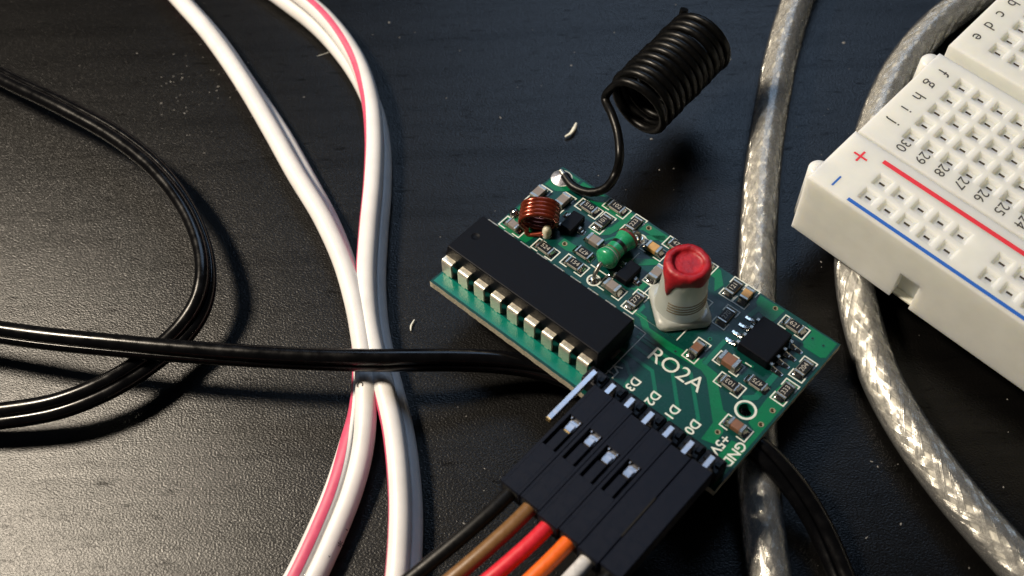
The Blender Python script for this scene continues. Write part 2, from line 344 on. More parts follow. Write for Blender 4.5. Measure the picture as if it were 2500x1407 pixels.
def clear_cable(keys, label):
    F = keyed(keys, .7); root = empty('clear_cable'); off = Vector((F[0][0].x, F[0][0].y, 0)); root.location = off
    F = [(p - off, a, b_, tt) for p, a, b_, tt in F]; s_ = [0]
    for i in range(1, len(F)): s_.append(s_[-1] + (F[i][0] - F[i - 1][0]).length)
    circ = lambda r, n=28: [(r * math.cos(2 * math.pi * k / n), r * math.sin(2 * math.pi * k / n)) for k in range(n)]
    mb = MB(); sweep(mb, F, circ(1.80)); mb.build('foil_shield', 'foil', root)
    # braid of fine tinned wires in two crossing directions
    bd = MB(); NC = 8; NW = 5; pitch = 27.0
    for dr in (1, -1):
        for cidx in range(NC):
            cj = random.uniform(-.04, .04); cw = random.uniform(0, 6.28)
            for wi in range(NW):
                jit = random.uniform(-.012, .012) + cj; ph0 = 2 * math.pi * cidx / NC + (wi - (NW - 1) / 2) * .096 + jit; pts = []
                wob = cw + random.uniform(-.25, .25); rj = random.uniform(-.02, .02)
                for i, (p, a, b_, tt) in enumerate(F):
                    th = ph0 + dr * 2 * math.pi * s_[i] / pitch + .05 * math.sin(s_[i] * .55 + wob)
                    rr = 1.99 + rj + dr * .10 * math.sin(NC * (2 * math.pi * s_[i] / pitch) + cidx * math.pi) + .02 * math.sin(s_[i] * 1.7 + wob)
                    pts.append(p + (a * math.cos(th) + b_ * math.sin(th)) * rr)
                bd.tube(pts, .066, 4, caps=False)
    tag(bd.build('braid', 'braid', root, fix=False), kind='stuff')
    jk = MB(); sweep(jk, F, circ(2.3, 36)); jk.build('jacket', 'clear_pvc', root)
    return tag(root, label, 'cable', 'clear shielded cables')
clear_cable([(2010, -150, 2.3, 0), (1952, -10, 2.3, 0), (1912, 120, 2.3, 0), (1884, 260, 2.3, 0), (1864, 400, 2.3, 0), (1853, 550, 2.3, 0), (1847, 720, 2.3, 0), (1844, 900, 2.3, 0), (1847, 1080, 2.3, 0), (1856, 1220, 2.3, 0), (1872, 1360, 2.3, 0), (1895, 1500, 2.3, 0)], 'clear-jacketed braided cable running down the picture under the circuit board')
clear_cable([(2560, -130, 2.3, 0), (2400, -20, 2.3, 0), (2290, 60, 2.3, 0), (2205, 160, 2.3, 0), (2150, 270, 2.3, 0), (2112, 400, 2.3, 0), (2088, 540, 2.3, 0), (2086, 670, 2.3, 0), (2106, 790, 2.3, 0), (2150, 920, 2.3, 0), (2220, 1050, 2.3, 0), (2320, 1190, 2.3, 0), (2440, 1330, 2.3, 0), (2570, 1470, 2.3, 0)], 'clear-jacketed braided cable passing beneath the breadboard')

# ------------------------------------------------------------------ breadboard
BBM = Matrix(((0.70873, 0.70488, 0.02916, 39.447), (-0.70458, 0.70931, -0.02129, 82.116), (-0.03569, -0.00546, 0.99935, 13.86 + H - 115.7), (0, 0, 0, 1)))
BB = tag(empty('breadboard', BBM), 'ivory plastic breadboard with red and blue rail lines resting on a clear cable', 'breadboard')
P = 2.54; ZB = -9.2
def strip(name, x0, x1, y0, y1, zt, xs, ys, sub=None, edge=.35):
    """block with square funnel holes; xs, ys are hole centres"""
    mb = MB(); e = edge
    hx = sorted(xs); hy = sorted(ys)
    xb = [x0 + e] + [v for h in hx for v in (h - P / 2, h + P / 2)] + [x1 - e]
    yb = [y0 + e] + [v for h in hy for v in (h - P / 2, h + P / 2)] + [y1 - e]
    def uniq(l):
        o = [l[0]]
        for v in l[1:]:
            if v - o[-1] > 1e-3: o.append(v)
        return o
    xb, yb = uniq(xb), uniq(yb)
    a, sx, sy, zd = .96, .13, .36, .30
    def isin(v, L): return next((h for h in L if abs(h - v) < .3), None)
    for i in range(len(xb) - 1):
        for j in range(len(yb) - 1):
            X0, X1, Y0, Y1 = xb[i], xb[i + 1], yb[j], yb[j + 1]; cx = isin((X0 + X1) / 2, hx); cy = isin((Y0 + Y1) / 2, hy)
            if cx is None or cy is None or X1 - X0 < 2: mb.quad((X0, Y0, zt), (X1, Y0, zt), (X1, Y1, zt), (X0, Y1, zt)); continue
            O = [(X0, Y0, zt), (X1, Y0, zt), (X1, Y1, zt), (X0, Y1, zt)]; A = [(cx + u * a, cy + v * a, zt) for u, v in ((-1, -1), (1, -1), (1, 1), (-1, 1))]
            A2 = [(cx + u * (a - .12), cy + v * (a - .12), zt - .10) for u, v in ((-1, -1), (1, -1), (1, 1), (-1, 1))]
            B = [(cx + u * (a - .30), cy + v * (a - .30), zd) for u, v in ((-1, -1), (1, -1), (1, 1), (-1, 1))]
            S = [(cx + u * sy, cy + v * sx, zd) for u, v in ((-1, -1), (1, -1), (1, 1), (-1, 1))]; D = [(x, y, zd - .9) for x, y, _ in S]
            for L0, L1, mi in ((O, A, 0), (A, A2, 0), (A2, B, 0), (B, S, 0), (S, D, 1)):
                mb.add(L0 + L1, [(k, (k + 1) % 4, 4 + (k + 1) % 4, 4 + k) for k in range(4)], mi)
            mb.add(D, [(0, 1, 2, 3)], 1)
    # rounded rim and side walls
    def rect(i_, z): return [(x0 + i_, y0 + i_, z), (x1 - i_, y0 + i_, z), (x1 - i_, y1 - i_, z), (x0 + i_, y1 - i_, z)]
    L = [rect(e, zt), rect(e * .35, zt - e * .12), rect(e * .08, zt - e * .5), rect(0, zt - e), rect(0, ZB)]
    for q, w in zip(L, L[1:]): mb.add(q + w, [(k, (k + 1) % 4, 4 + (k + 1) % 4, 4 + k) for k in range(4)])
    return mb
cols = [k * P for k in range(30)]
railx = [1.276 + k * P for k in range(29) if k % 6 != 5]
XE = 78.6
def rail(y0, y1, ys, notch):
    mb = strip('power_rail', -5.25, XE, y0, y1, .72, railx, ys)
    return mb.build('power_rail', ['abs_ivory', 'hole_metal'], BB)
# near rail with a real notch in its front wall
def rail_near():
    mb = strip('power_rail', -5.25, XE, -12.62, -3.55, .72, railx, [-10.14, -7.55])
    # remove the plain front wall and rebuild it round the notch
    yf = -12.62; zt = .72 - .35; keep = []
    for f, mi, sm in zip(mb.f, mb.m, mb.sm):
        vs = [mb.v[i] for i in f]
        if all(abs(v[1] - yf) < 1e-5 for v in vs): continue
        keep.append((f, mi, sm))
    mb.f = [k[0] for k in keep]; mb.m = [k[1] for k in keep]; mb.sm = [k[2] for k in keep]
    nx0, nx1, nz = 8.7, 11.25, -4.4; dp = 1.5
    for a, b_, c, d_ in ((-5.25, nx0, ZB, zt), (nx1, XE, ZB, zt), (nx0, nx1, nz, zt)): mb.quad((a, yf, c), (b_, yf, c), (b_, yf, d_), (a, yf, d_))
    mb.quad((nx0, yf + dp, ZB), (nx1, yf + dp, ZB), (nx1, yf + dp, nz), (nx0, yf + dp, nz))
    mb.quad((nx0, yf, ZB), (nx0, yf + dp, ZB), (nx0, yf + dp, nz), (nx0, yf, nz)); mb.quad((nx1, yf, ZB), (nx1, yf, nz), (nx1, yf + dp, nz), (nx1, yf + dp, ZB)); mb.quad((nx0, yf, nz), (nx0, yf + dp, nz), (nx1, yf + dp, nz), (nx1, yf, nz))
    return mb.build('power_rail', ['abs_ivory', 'hole_metal'], BB)
rail_near()
strip('terminal_strip', -4.95, XE - .3, -3.45, 12.75, .86, cols, [0, P, 2 * P, 3 * P, 4 * P], edge=.22).build('terminal_strip', ['abs_ivory', 'hole_metal'], BB)
strip('terminal_strip', -4.85, XE - .3, 14.62, 31.4, .86, cols, [17.78 + k * P for k in range(5)], edge=.3).build('terminal_strip', ['abs_ivory', 'hole_metal'], BB)
rail(31.5, 40.6, [35.5, 38.09], False)
g = MB(); g.box(-4.4, XE - .8, 12.5, 14.9, ZB + .2, -3.2); g.build('ravine_floor', 'abs_ivory', BB)
g = MB(); g.box(-4.6, XE - 1, -12.0, 40.0, ZB - .15, ZB + .1); g.build('backing_sheet', 'shaving', BB)
for yc in (-10.4, 11.6, 33.4):
    g = MB(); g.lathe([(.001, -8.6), (1.25, -8.6), (1.25, .05), (1.1, .28), (.75, .42), (.001, .45)], 20, (-5.1, yc)); g.build('locking_tab', 'abs_ivory', BB)
def line(name, x0, x1, y, w, mt, z=.735):
    l = MB(); l.box(x0, x1, y - w / 2, y + w / 2, z - .01, z); return l.build(name, mt, BB)
line('red_line', -.35, XE - 4, -5.15, .58, 'print_red'); line('blue_line', -.2, XE - 4, -12.02, .46, 'print_blue')
line('red_line', -.35, XE - 4, 33.1, .58, 'print_red'); line('blue_line', -.2, XE - 4, 39.9, .46, 'print_blue')
s = MB(); s.box(-3.5, -1.75, -6.42, -6.16, .725, .735); s.box(-2.76, -2.5, -7.15, -5.43, .7255, .7355); s.build('plus_sign', 'print_red', BB)
s = MB(); s.box(-2.66, -2.42, -11.72, -10.08, .725, .735); s.build('minus_sign', 'print_blue', BB)
for k, ch in enumerate('jihgf'): text('printed_letter', ch, 2.15, (-2.85 + (.1 if ch in 'gj' else 0), .25 + k * P, .87), -math.pi / 2, 'print_black', BB)
for k, ch in enumerate('edcba'): text('printed_letter', ch, 2.15, (-3.0, 17.98 + k * P, .87), -math.pi / 2, 'print_black', BB)
for k in range(30): text('printed_number', str(30 - k), 1.75, (k * P - .05, -1.86, .87), -math.pi / 2, 'print_black', BB); text('printed_number', str(30 - k), 1.75, (k * P - .05, 29.9, .87), -math.pi / 2, 'print_black', BB)

# ------------------------------------------------------------------ receiver module
PCBM = Matrix(((0.74788, 0.66184, 0.05138, -16.323), (-0.66376, 0.74441, 0.07262, 69.707), (0.00982, -0.08842, 0.99604, 6.891 + H - 115.7), (0, 0, 0, 1)))
RX = tag(empty('receiver_module', PCBM), 'green radio receiver circuit board with coiled black antenna, populated with chips and coils', 'circuit board')
L, W, TH = 40.5, 23.9, 1.0
vias = [(32.33, 23.22, .22), (39.61, 11.81, .24), (39.64, 9.58, .24), (36.74, 5.81, .22), (14.27, 23.11, .26), (8.22, 14.57, .24)]
HOLE = (37.41, 9.97)
edge = []
def seg(a, b_, n):
    for i in range(n): t_ = i / n; edge.append((a[0] + (b_[0] - a[0]) * t_ + random.uniform(-.03, .03), a[1] + (b_[1] - a[1]) * t_ + random.uniform(-.03, .03)))
seg((0, 0), (L, 0), 90); seg((L, 0), (L, W), 40); seg((L, W), (0, W), 60); seg((0, W), (0, 0), 40)
me = fill2d([edge, circle(*HOLE, .82, 28)] + [circle(x, y, r, 12) for x, y, r in vias], -TH, 0)
me.materials.append(MATS['mask_dark']); me.materials.append(MATS['fibreglass'])
for p in me.polygons: p.material_index = 0 if abs(p.normal.z) > .5 else 1
PCB = link('circuit_board', me, RX)
ZC = .022; ZS = .045
def plate(name, loops, z0, z1, mt, parent=PCB):
    me = fill2d(loops, z0, z1); me.materials.append(MATS[mt]); return link(name, me, parent)
def stroke(pts, w):
    """outline polygon of a polyline of width w"""
    Lp, Rp = [], []
    for i, p in enumerate(pts):
        a = Vector(pts[max(i - 1, 0)]); b_ = Vector(p); c = Vector(pts[min(i + 1, len(pts) - 1)])
        d1 = (b_ - a).normalized() if i else (c - b_).normalized(); d2 = (c - b_).normalized() if i < len(pts) - 1 else d1
        n1 = Vector((-d1.y, d1.x)); n2 = Vector((-d2.y, d2.x)); n = (n1 + n2).normalized(); k = w / 2 / max(.4, n.dot(n1))
        ext = d1 * 0 if 0 < i < len(pts) - 1 else (d2 * -w / 2 if i == 0 else d1 * w / 2)
        Lp.append(tuple(b_ + n * k + ext)); Rp.append(tuple(b_ - n * k + ext))
    return Lp + Rp[::-1]
# copper areas under the solder mask
E_ = .25
pour = {
 'left': [(.25, .3), (22.2, .3), (22.2, 1.2), (23.2, 1.9), (.25, 1.9)],
 'main': [(20.2, 12.6), (22.0, 12.6), (23.2, 11.6), (26.5, 11.6), (29.6, 11.9), (30.3, 12.6), (30.3, 11.9), (32.5, 11.7), (33.0, 11.0), (35.6, 8.4), (36.6, 8.3), (36.3, 7.2), (37.2, 6.2), (37.3, 4.4), (35.9, 4.0), (35.7, 6.4), (31.9, 10.5), (30.9, 10.9), (26.4, 10.6), (22.8, 10.9), (21.5, 12.0), (20.2, 12.0)],
 'right': [(38.3, .5), (40.2, .5), (40.2, 16.0), (38.6, 16.4), (38.3, 12.8), (38.5, 8.9), (39.7, 8.4), (39.7, 6.2), (38.4, 6.0)],
 'corner': [(36.2, 23.7), (40.2, 23.7), (40.25, 21.3), (39.8, 20.9), (37.6, 20.9), (37.2, 21.4), (37.2, 23.2)],
 'topmid': [(29.9, 23.65), (33.3, 23.65), (33.2, 21.6), (32.6, 21.2), (31.2, 21.6), (30.2, 22.5)],
 'ant': [(.25, 23.6), (3.2, 23.6), (3.2, 21.2), (2.0, 20.2), (.25, 20.2)],
 'top': [(3.6, 23.6), (24.5, 23.6), (26.0, 22.0), (25.7, 20.6), (24.6, 22.2), (14.0, 22.4), (11.8, 21.2), (11.4, 19.2), (9.6, 17.5), (8.9, 18.6), (10.8, 20.2), (10.9, 21.7), (5.2, 21.8), (3.6, 22.4)],
 'lmid': [(.25, 17.8), (2.2, 17.9), (2.4, 15.2), (4.8, 12.9), (4.6, 11.6), (.25, 11.3)],
 'c1': [(7.6, 15.2), (8.9, 15.2), (10.2, 15.3), (10.2, 14.4), (9.0, 13.9), (7.6, 14.0)],
 'c2': [(14.8, 17.3), (15.6, 18.2), (18.1, 20.1), (18.6, 19.5), (16.2, 17.2)],
 'c3': [(14.7, 22.0), (16.4, 23.4), (17.0, 23.0), (15.2, 21.4)],
 'c4': [(18.0, 16.2), (19.4, 16.4), (19.4, 14.7), (18.2, 14.6)],
}
for k, pts in pour.items():
    holes = [circle(x, y, r + .02, 12) for x, y, r in vias if k in ('right', 'main', 'top', 'topmid', 'c1') and min(p[0] for p in pts) < x < max(p[0] for p in pts) and min(p[1] for p in pts) < y < max(p[1] for p in pts)]
    plate('copper_area', [pts] + holes, .002, ZC, 'mask_cool_tint' if k == 'left' else 'mask_copper')
for pts, w in (([(22.6, 7.3), (26.9, 7.3), (29.0, 5.2), (29.0, 2.5)], .42), ([(22.6, 6.2), (24.1, 6.2), (25.6, 5.2), (26.2, 2.6)], .42), ([(23.2, 8.6), (28.7, 8.6), (31.9, 5.3), (31.9, 2.5)], .42), ([(23.0, 9.8), (30.3, 9.8), (34.3, 5.7), (34.3, 2.6)], .42), ([(22.9, 10.3), (24.8, 10.3)], .3),
               ([(30.6, 15.6), (30.66, 12.0)], .55), ([(10.9, 17.1), (12.1, 19.4), (12.9, 20.4)], .3), ([(19.0, 14.6), (20.9, 13.4), (20.9, 12.6)], .5), ([(37.3, 15.8), (37.35, 12.0), (36.6, 11.2)], .7), ([(30.7, 20.6), (30.9, 22.0)], .6), ([(33.5, 14.6), (34.8, 15.0)], .35)):
    plate('copper_trace', [stroke(pts, w)], .002, ZC + .004, 'mask_trace')
for x, y, r in vias: plate('via', [circle(x, y, r + .09, 16), circle(x, y, r, 16)], ZC - .012, ZS + .005, 'via_tin')
for x, y in ((37.75, 22.5), (39.19, 22.47), (27.3, 11.0), (29.2, 14.9)): plate('via', [circle(x, y, .26, 14)], ZC, ZC + .02, 'mask_trace'); plate('via_hole_shade', [circle(x, y, .13, 10)], ZC + .02, ZC + .024, 'hollow_shade')  # flat black discs paint the shade of the holes
plate('silkscreen_ring', [circle(*HOLE, 1.22, 32), circle(*HOLE, .96, 32)], .003, ZS, 'silk')
plate('hole_lining', [circle(*HOLE, .94, 28), circle(*HOLE, .80, 28)], -.95, .03, 'mask_trace')

# silkscreen bracket meshes: open box round a chip part
def bracket_mesh(l=3.2, w=1.66, g=.62, t_=.15):
    a, b_ = l / 2, w / 2; mb = MB()
    for s_ in (1,):
        poly = stroke([(s_ * g, b_), (s_ * a, b_), (s_ * a, -b_), (s_ * g, -b_)], t_); z = ZS
        n = len(poly) // 2
        for i in range(n - 1):
            q = [poly[i], poly[i + 1], poly[2 * n - 2 - i], poly[2 * n - 1 - i]]; mb.add([(x, y, z) for x, y in q], [(0, 1, 2, 3)])
    me = mb.mesh('silkscreen_outline'); me.materials.append(MATS['silk'])
    bm = bmesh.new(); bm.from_mesh(me); bmesh.ops.recalc_face_normals(bm, faces=bm.faces[:])
    for f in bm.faces:
        if f.normal.z < 0: f.normal_flip()
    bm.to_mesh(me); bm.free(); return me
BRK = bracket_mesh()
def pmesh(mb, mats):
    me = mb.mesh('part')
    for x in (mats if isinstance(mats, list) else [mats]): me.materials.append(MATS[x])
    bm = bmesh.new(); bm.from_mesh(me); bmesh.ops.recalc_face_normals(bm, faces=bm.faces[:]); bm.to_mesh(me); bm.free(); return me
# resistor: body + two end terminals + two solder fillets
ml = MB(); ml.box(-.72, .72, -.6, .6, .06, .46, .03, 1); ml.box(-.68, .68, -.56, .56, .455, .53, .03, 0); M_RB = pmesh(ml, ['resistor_black', 'ceramic'])
def term(l0, l1, w, h):
    q = MB(); q.box(l0, l1, -w, w, .05, h, .04); return pmesh(q, 'tin')
def fillet(x0, x1, w, h):
    q = MB(); n = 8; rings = []
    for i in range(6):
        t_ = i / 5; x = x0 + (x1 - x0) * t_; hh = h * (1 - t_) ** 1.7 + .03; ww = w * (1 - .25 * t_ * t_)
        rings.append([(x, ww * math.cos(math.pi * k / n), .03 + hh * math.sin(math.pi * k / n) ** .7) for k in range(n + 1)])
    q.rings(rings, 0, False, False); q.add(rings[-1], [tuple(range(n + 1))]); return pmesh(q, 'solder')
M_T = term(.76, 1.0, .60, .53); M_F = fillet(.96, 1.42, .66, .42)
MC = {}
def cap_meshes(col, s_):
    if (col, s_) in MC: return MC[col, s_]
    q = MB(); q.box(-.62 * s_, .62 * s_, -.58 * s_, .58 * s_, .06, .85 * s_, .06); a = pmesh(q, col)
    q = MB(); q.box(.55 * s_, 1.0 * s_, -.62 * s_, .62 * s_, .04, .89 * s_, .07); b_ = pmesh(q, 'tin')
    MC[col, s_] = (a, b_, fillet(.97 * s_, 1.42, .62 * s_, .45)); return MC[col, s_]
def smd(kind, x, y, axis, txt=None, brk=True, col='cap_grey', s_=1.0, bx=None, flip=False):
    rz = (0 if axis == 'x' else math.pi / 2) + random.uniform(-.03, .03)
    if kind == 'r': b_ = link('chip_resistor', M_RB, RX, (x, y, 0), rz); T, Fl = M_T, M_F
    else: mb_, T, Fl = cap_meshes(col, s_); b_ = link('chip_capacitor', mb_, RX, (x, y, 0), rz)
    for q in (0, math.pi): link('end_terminal', T, b_, (0, 0, 0), q); link('solder_joint', Fl, b_, (0, 0, 0), q)
    if txt: text('marking', txt, .82, (0, 0, .545), math.pi if flip else 0, 'mark_grey', b_)
    if brk:
        cx, cy = bx or (x, y); [link('silkscreen_bracket', BRK, PCB, (cx, cy, 0), (0 if axis == 'x' else math.pi / 2) + q_) for q_ in (0, math.pi)]
smd('c', .85, 18.25, 'y', bx=(.9, 18.25)); smd('c', 3.9, 19.3, 'y'); smd('r', 6.9, 20.7, 'x', '510'); smd('r', 9.42, 22.97, 'x', '102')
smd('r', 9.58, 20.05, 'y', '101', bx=(9.6, 20.05)); smd('r', 12.62, 22.25, 'y', '223'); smd('c', 1.85, 12.45, 'x', col='cap_grey', s_=.85)
smd('r', 7.05, 12.38, 'x', '524'); smd('r', 11.16, 12.88, 'x', '154'); smd('c', 10.85, 17.0, 'x', brk=False); smd('r', 10.95, 14.85, 'x', '473', False, flip=True)
smd('c', 16.75, 20.75, 'x', col='cap_tan', s_=.95); smd('c', 16.6, 13.1, 'x'); smd('r', 19.75, 13.45, 'y', '273'); smd('c', 19.3, 18.0, 'y')
smd('r', 18.55, 23.0, 'x', '471'); smd('r', 22.35, 23.0, 'x', '471')
smd('r', 27.1, 22.3, 'y', '121'); smd('c', 28.9, 22.35, 'y', col='cap_tan', s_=.9); smd('r', 28.8, 18.5, 'y', '270'); smd('c', 28.97, 12.65, 'y', col='cap_brown', s_=.9)
smd('c', 32.65, 13.6, 'x', col='cap_brown', s_=1.15); smd('r', 34.33, 11.42, 'x', '103', flip=True); smd('r', 35.35, 22.4, 'x', '621'); smd('r', 39.2, 18.35, 'y', '204')
smd('r', 39.32, 14.6, 'y', '333'); smd('r', 36.5, 13.4, 'x', '475', False, flip=True); smd('c', 37.92, 7.5, 'x', col='cap_brown', s_=.95)

# silkscreen text
text('silkscreen_text', 'RO2A', 2.75, (28.75, 9.1, ZS), 0, 'silk', PCB)
for x, s_ in ((23.7, 'VT'), (26.35, 'D3'), (29.05, 'D2'), (31.65, 'D1'), (34.35, 'D0')): text('silkscreen_text', s_, 1.52, (x, 4.55, ZS), -math.pi / 2, 'silk', PCB)
text('silkscreen_text', '+5V', 1.55, (37.75, 4.75, ZS), -math.pi / 2, 'silk', PCB); text('silkscreen_text', 'GND', 1.55, (39.5, 4.75, ZS), -math.pi / 2, 'silk', PCB)
def silk_line(pts, w=.14): plate('silkscreen_line', [stroke(pts, w)], .003, ZS + .003, 'silk')
silk_line([(0.2, 10.75), (23.3, 10.75)], .12); silk_line([(23.35, 10.7), (23.35, 2.2)], .12)
silk_line([(15.75, 14.2), (15.75, 19.3)]); silk_line([(12.6, 14.2), (15.7, 14.2)])
silk_line([(19.8, 12.3), (26.5, 12.3), (26.5, 19.2), (19.8, 19.2), (19.8, 12.3)], .13)
silk_line([(32.4, 14.9), (33.1, 14.9)]); silk_line([(34.0, 14.9), (34.7, 14.9)]); silk_line([(20.3, 16.3), (18.6, 16.9)], .12)
silk_line([(3.9, 22.9), (4.6, 22.9)]); silk_line([(5.0, 22.9), (5.4, 22.9)])

# 18-pin chip
ic = MB()
y0, y1 = 2.85, 9.1; ic.add([(.1, y0 - .12, 2.3), (22.75, y0 - .12, 2.3), (22.75, y1 + .12, 2.3), (.1, y1 + .12, 2.3), (.1, y0 - .12, 2.55), (22.75, y0 - .12, 2.55), (22.75, y1 + .12, 2.55), (.1, y1 + .12, 2.55),
     (.25, y0 + .1, .55), (22.6, y0 + .1, .55), (22.6, y1 - .1, .55), (.25, y1 - .1, .55), (.25, y0 + .12, 4.0), (22.6, y0 + .12, 4.0), (22.6, y1 - .12, 4.0), (.25, y1 - .12, 4.0)],
     [(0, 1, 5, 4), (1, 2, 6, 5), (2, 3, 7, 6), (3, 0, 4, 7), (8, 9, 1, 0), (9, 10, 2, 1), (10, 11, 3, 2), (11, 8, 0, 3), (8, 11, 10, 9), (4, 5, 13, 12), (5, 6, 14, 13), (6, 7, 15, 14), (7, 4, 12, 15), (12, 13, 14, 15)])
ICO = ic.build('integrated_circuit', 'ic_black', RX)
mod = ICO.modifiers.new('edge', 'BEVEL'); mod.width = .12; mod.segments = 2
# index dimple pressed into the top
bmc = bmesh.new(); bmesh.ops.create_uvsphere(bmc, u_segments=24, v_segments=16, radius=1.3, matrix=Matrix.Translation((1.75, 6.1, 5.19))); mc = bpy.data.meshes.new('cutter'); bmc.to_mesh(mc); bmc.free()
oc = bpy.data.objects.new('cutter', mc); COL.objects.link(oc); oc.parent = RX; mo = ICO.modifiers.new('dimple', 'BOOLEAN'); mo.operation = 'DIFFERENCE'; mo.object = oc
me_ = bpy.data.meshes.new_from_object(ICO.evaluated_get(bpy.context.evaluated_depsgraph_get())); ICO.modifiers.clear(); ICO.data = me_; bpy.data.objects.remove(oc); me_.name = 'integrated_circuit'
bt = MB(); bt.box(22.62, 22.9, 5.2, 6.8, .5, .62); bt.build('end_mark', 'tin', ICO)
pn = MB(); w_ = .74; pr_ = [(2.9 - 1.95, 2.48), (.10, 2.48), (-.02, 2.44), (-.10, 2.34), (-.12, 2.2), (-.10, .95)]; th_ = .26
pin_prof = [(0.95, 2.5), (.12, 2.5), (-.03, 2.45), (-.12, 2.33), (-.16, 2.15), (-.16, .2)]; inner = [(0.95, 2.25), (.2, 2.25), (.13, 2.2), (.1, 2.1), (.1, 2.0), (.1, .2)]
ring = lambda x: [(x, a, z) for a, z in pin_prof] + [(x, a, z) for a, z in inner[::-1]]
A_, B_ = ring(-w_), ring(w_); n = len(A_)
pn.add(A_ + B_, [(k, (k + 1) % n, n + (k + 1) % n, n + k) for k in range(n)]); hp = len(pin_prof)
for RR in (A_, B_): pn.add(RR, [(k, k + 1, n - 2 - k, n - 1 - k) for k in range(hp - 1)])
pn.box(-.25, .25, -.15, .09, -1.4, .22);
M_PIN = pmesh(pn, 'pin_tin')
for k in range(9):
    link('pin', M_PIN, ICO, (.98 + k * P, 2.0, 0)); link('pin', M_PIN, ICO, (.98 + k * P, 9.95, 0), math.pi)

# small outline chips
def sot(x, y, rz):
    q = MB(); q.box(-.85, .85, -1.45, 1.45, .12, 1.15, .1); o = q.build('transistor', 'ic_black', RX); o.location = (x, y, 0); o.rotation_euler = (0, 0, rz)
    for sx, sy in ((-1, -.95), (-1, .95), (1, 0)):
        q = MB(); q.T = Matrix.Translation((0, sy, 0)) @ (Matrix.Rotation(math.pi, 4, 'Z') if sx < 0 else Matrix.Identity(4))
        q.box(.83, 1.15, -.24, .24, .42, .56, .03); q.box(1.1, 1.24, -.24, .24, .1, .55, .03); q.box(1.12, 1.6, -.24, .24, .06, .2, .03); q.build('lead', 'tin', o)
        q = MB(); q.T = Matrix.Translation((0, sy, 0)) @ (Matrix.Rotation(math.pi, 4, 'Z') if sx < 0 else Matrix.Identity(4)); n = 8; rg = []
        for i in range(6):
            t_ = i / 5; x_ = 1.05 + .85 * t_; hh = .34 * (1 - t_) ** 1.3 + .02; rg.append([(x_, .5 * (1 - .2 * t_) * math.cos(math.pi * k / n), .03 + hh * math.sin(math.pi * k / n) ** .8) for k in range(n + 1)])
        q.rings(rg, 0, False, False); q.build('solder_joint', 'solder', o)
    return o
sot(7.15, 17.25, .06); sot(16.85, 15.75, 0)
q = MB(); q.box(-1.95, 1.95, -2.45, 2.45, .15, 1.55, .14); SO = q.build('small_outline_chip', 'ic_black', RX); SO.location = (34.2, 18.0, 0)
q = MB(); q.lathe([(.001, 1.553), (.22, 1.553), (.3, 1.562), (.34, 1.552)], 16, (1.2, -1.75), caps=False); q.build('index_dimple', 'ic_black', SO)
lead = MB(); lead.box(1.9, 2.35, -.21, .21, .75, .92, .03); lead.box(2.27, 2.42, -.21, .21, .1, .9, .03); lead.box(2.35, 3.0, -.21, .21, .05, .2, .03); M_LD = pmesh(lead, 'tin')
M_LF = fillet(2.35, 3.75, .36, .34)
for s_ in (0, math.pi):
    for k in range(4): yy = -1.95 + 1.3 * k; link('lead', M_LD, SO, (0, yy + .1, 0), s_); link('solder_joint', M_LF, SO, (0, yy + .1, 0), s_)

# air-core copper coil
ca = Vector((4.3 - 3.32, 13.08 - 14.53, 0)).normalized(); cu_ = Vector((-ca.y, ca.x, 0)); cc = Vector((4.05, 14.75, 1.95)); pts = []
N = 4.6; rc = 2.15; wd = .31
for i in range(int(N * 26) + 1):
    th = 2 * math.pi * i / 26; al = (i / 26 / N - .5) * N * .60
    pts.append(cc + ca * al + (cu_ * math.cos(th + .4) + Vector((0, 0, .66)) * math.sin(th + .4)) * rc)
st = [Vector((.75, 14.1, .1)), Vector((.9, 14.4, .6)), Vector((1.4, 15.0, 1.4))]; en = [pts[-1] + Vector((.4, -.1, -.8)), Vector((6.0, 14.2, .6)), Vector((6.0, 14.15, .05))]
q = MB(); q.tube([tuple(p) for p in catmull([tuple(p) for p in [pts[0] + Vector((-.5, .1, -1.4)), pts[0]]], .3)] + pts[1:] + [tuple(p) for p in catmull([tuple(p) for p in [pts[-1]] + en], .3)][1:], wd, 12)
COIL = q.build('copper_coil', 'enamel_copper', RX)
q = MB(); q.lathe([(.75, .02), (.66, .3), (.45, .62), (.2, .8), (.02, .82)], 16, (.72, 14.12)); q.build('solder_joint', 'solder', COIL)
q = MB(); q.lathe([(.62, .02), (.6, .6), (.52, 1.2), (.36, 1.55), (.02, 1.65)], 16, (5.75, 14.15)); q.build('glue_blob', 'glue', COIL)

# axial inductor
ax, ya, yb, za = 14.1, 14.05, 19.9, 1.75
def lathe_y(prof, seg=28, mi=0):
    q = MB(); q.rings([[(ax + r * math.cos(2 * math.pi * k / seg), y, za + r * math.sin(2 * math.pi * k / seg)) for k in range(seg)] for y, r in prof], mi); return q
def rad(t_):
    e = min(t_, 1 - t_); bulge = .30 * max(math.exp(-((t_ - .17) / .11) ** 2), math.exp(-((t_ - .83) / .11) ** 2))
    return (1.12 + bulge) * (min(1, (e / .13)) ** .45 if e < .13 else 1)
IN = lathe_y([(ya + (yb - ya) * t_, max(.05, rad(t_))) for t_ in [0, .004, .015, .03, .05, .075, .1, .13, .17, .22, .28, .34, .42, .5, .58, .66, .72, .78, .83, .87, .9, .925, .95, .97, .985, .996, 1]]).build('axial_inductor', 'inductor_green', RX)
for t0, t1, mt in ((.255, .285, 'band_silver'), (.33, .37, 'band_brown'), (.50, .59, 'band_black'), (.80, .865, 'band_red')):
    lathe_y([(ya + (yb - ya) * (t0 + (t1 - t0) * k / 4), rad(t0 + (t1 - t0) * k / 4) + .012) for k in range(5)]).build('colour_band', mt, IN)
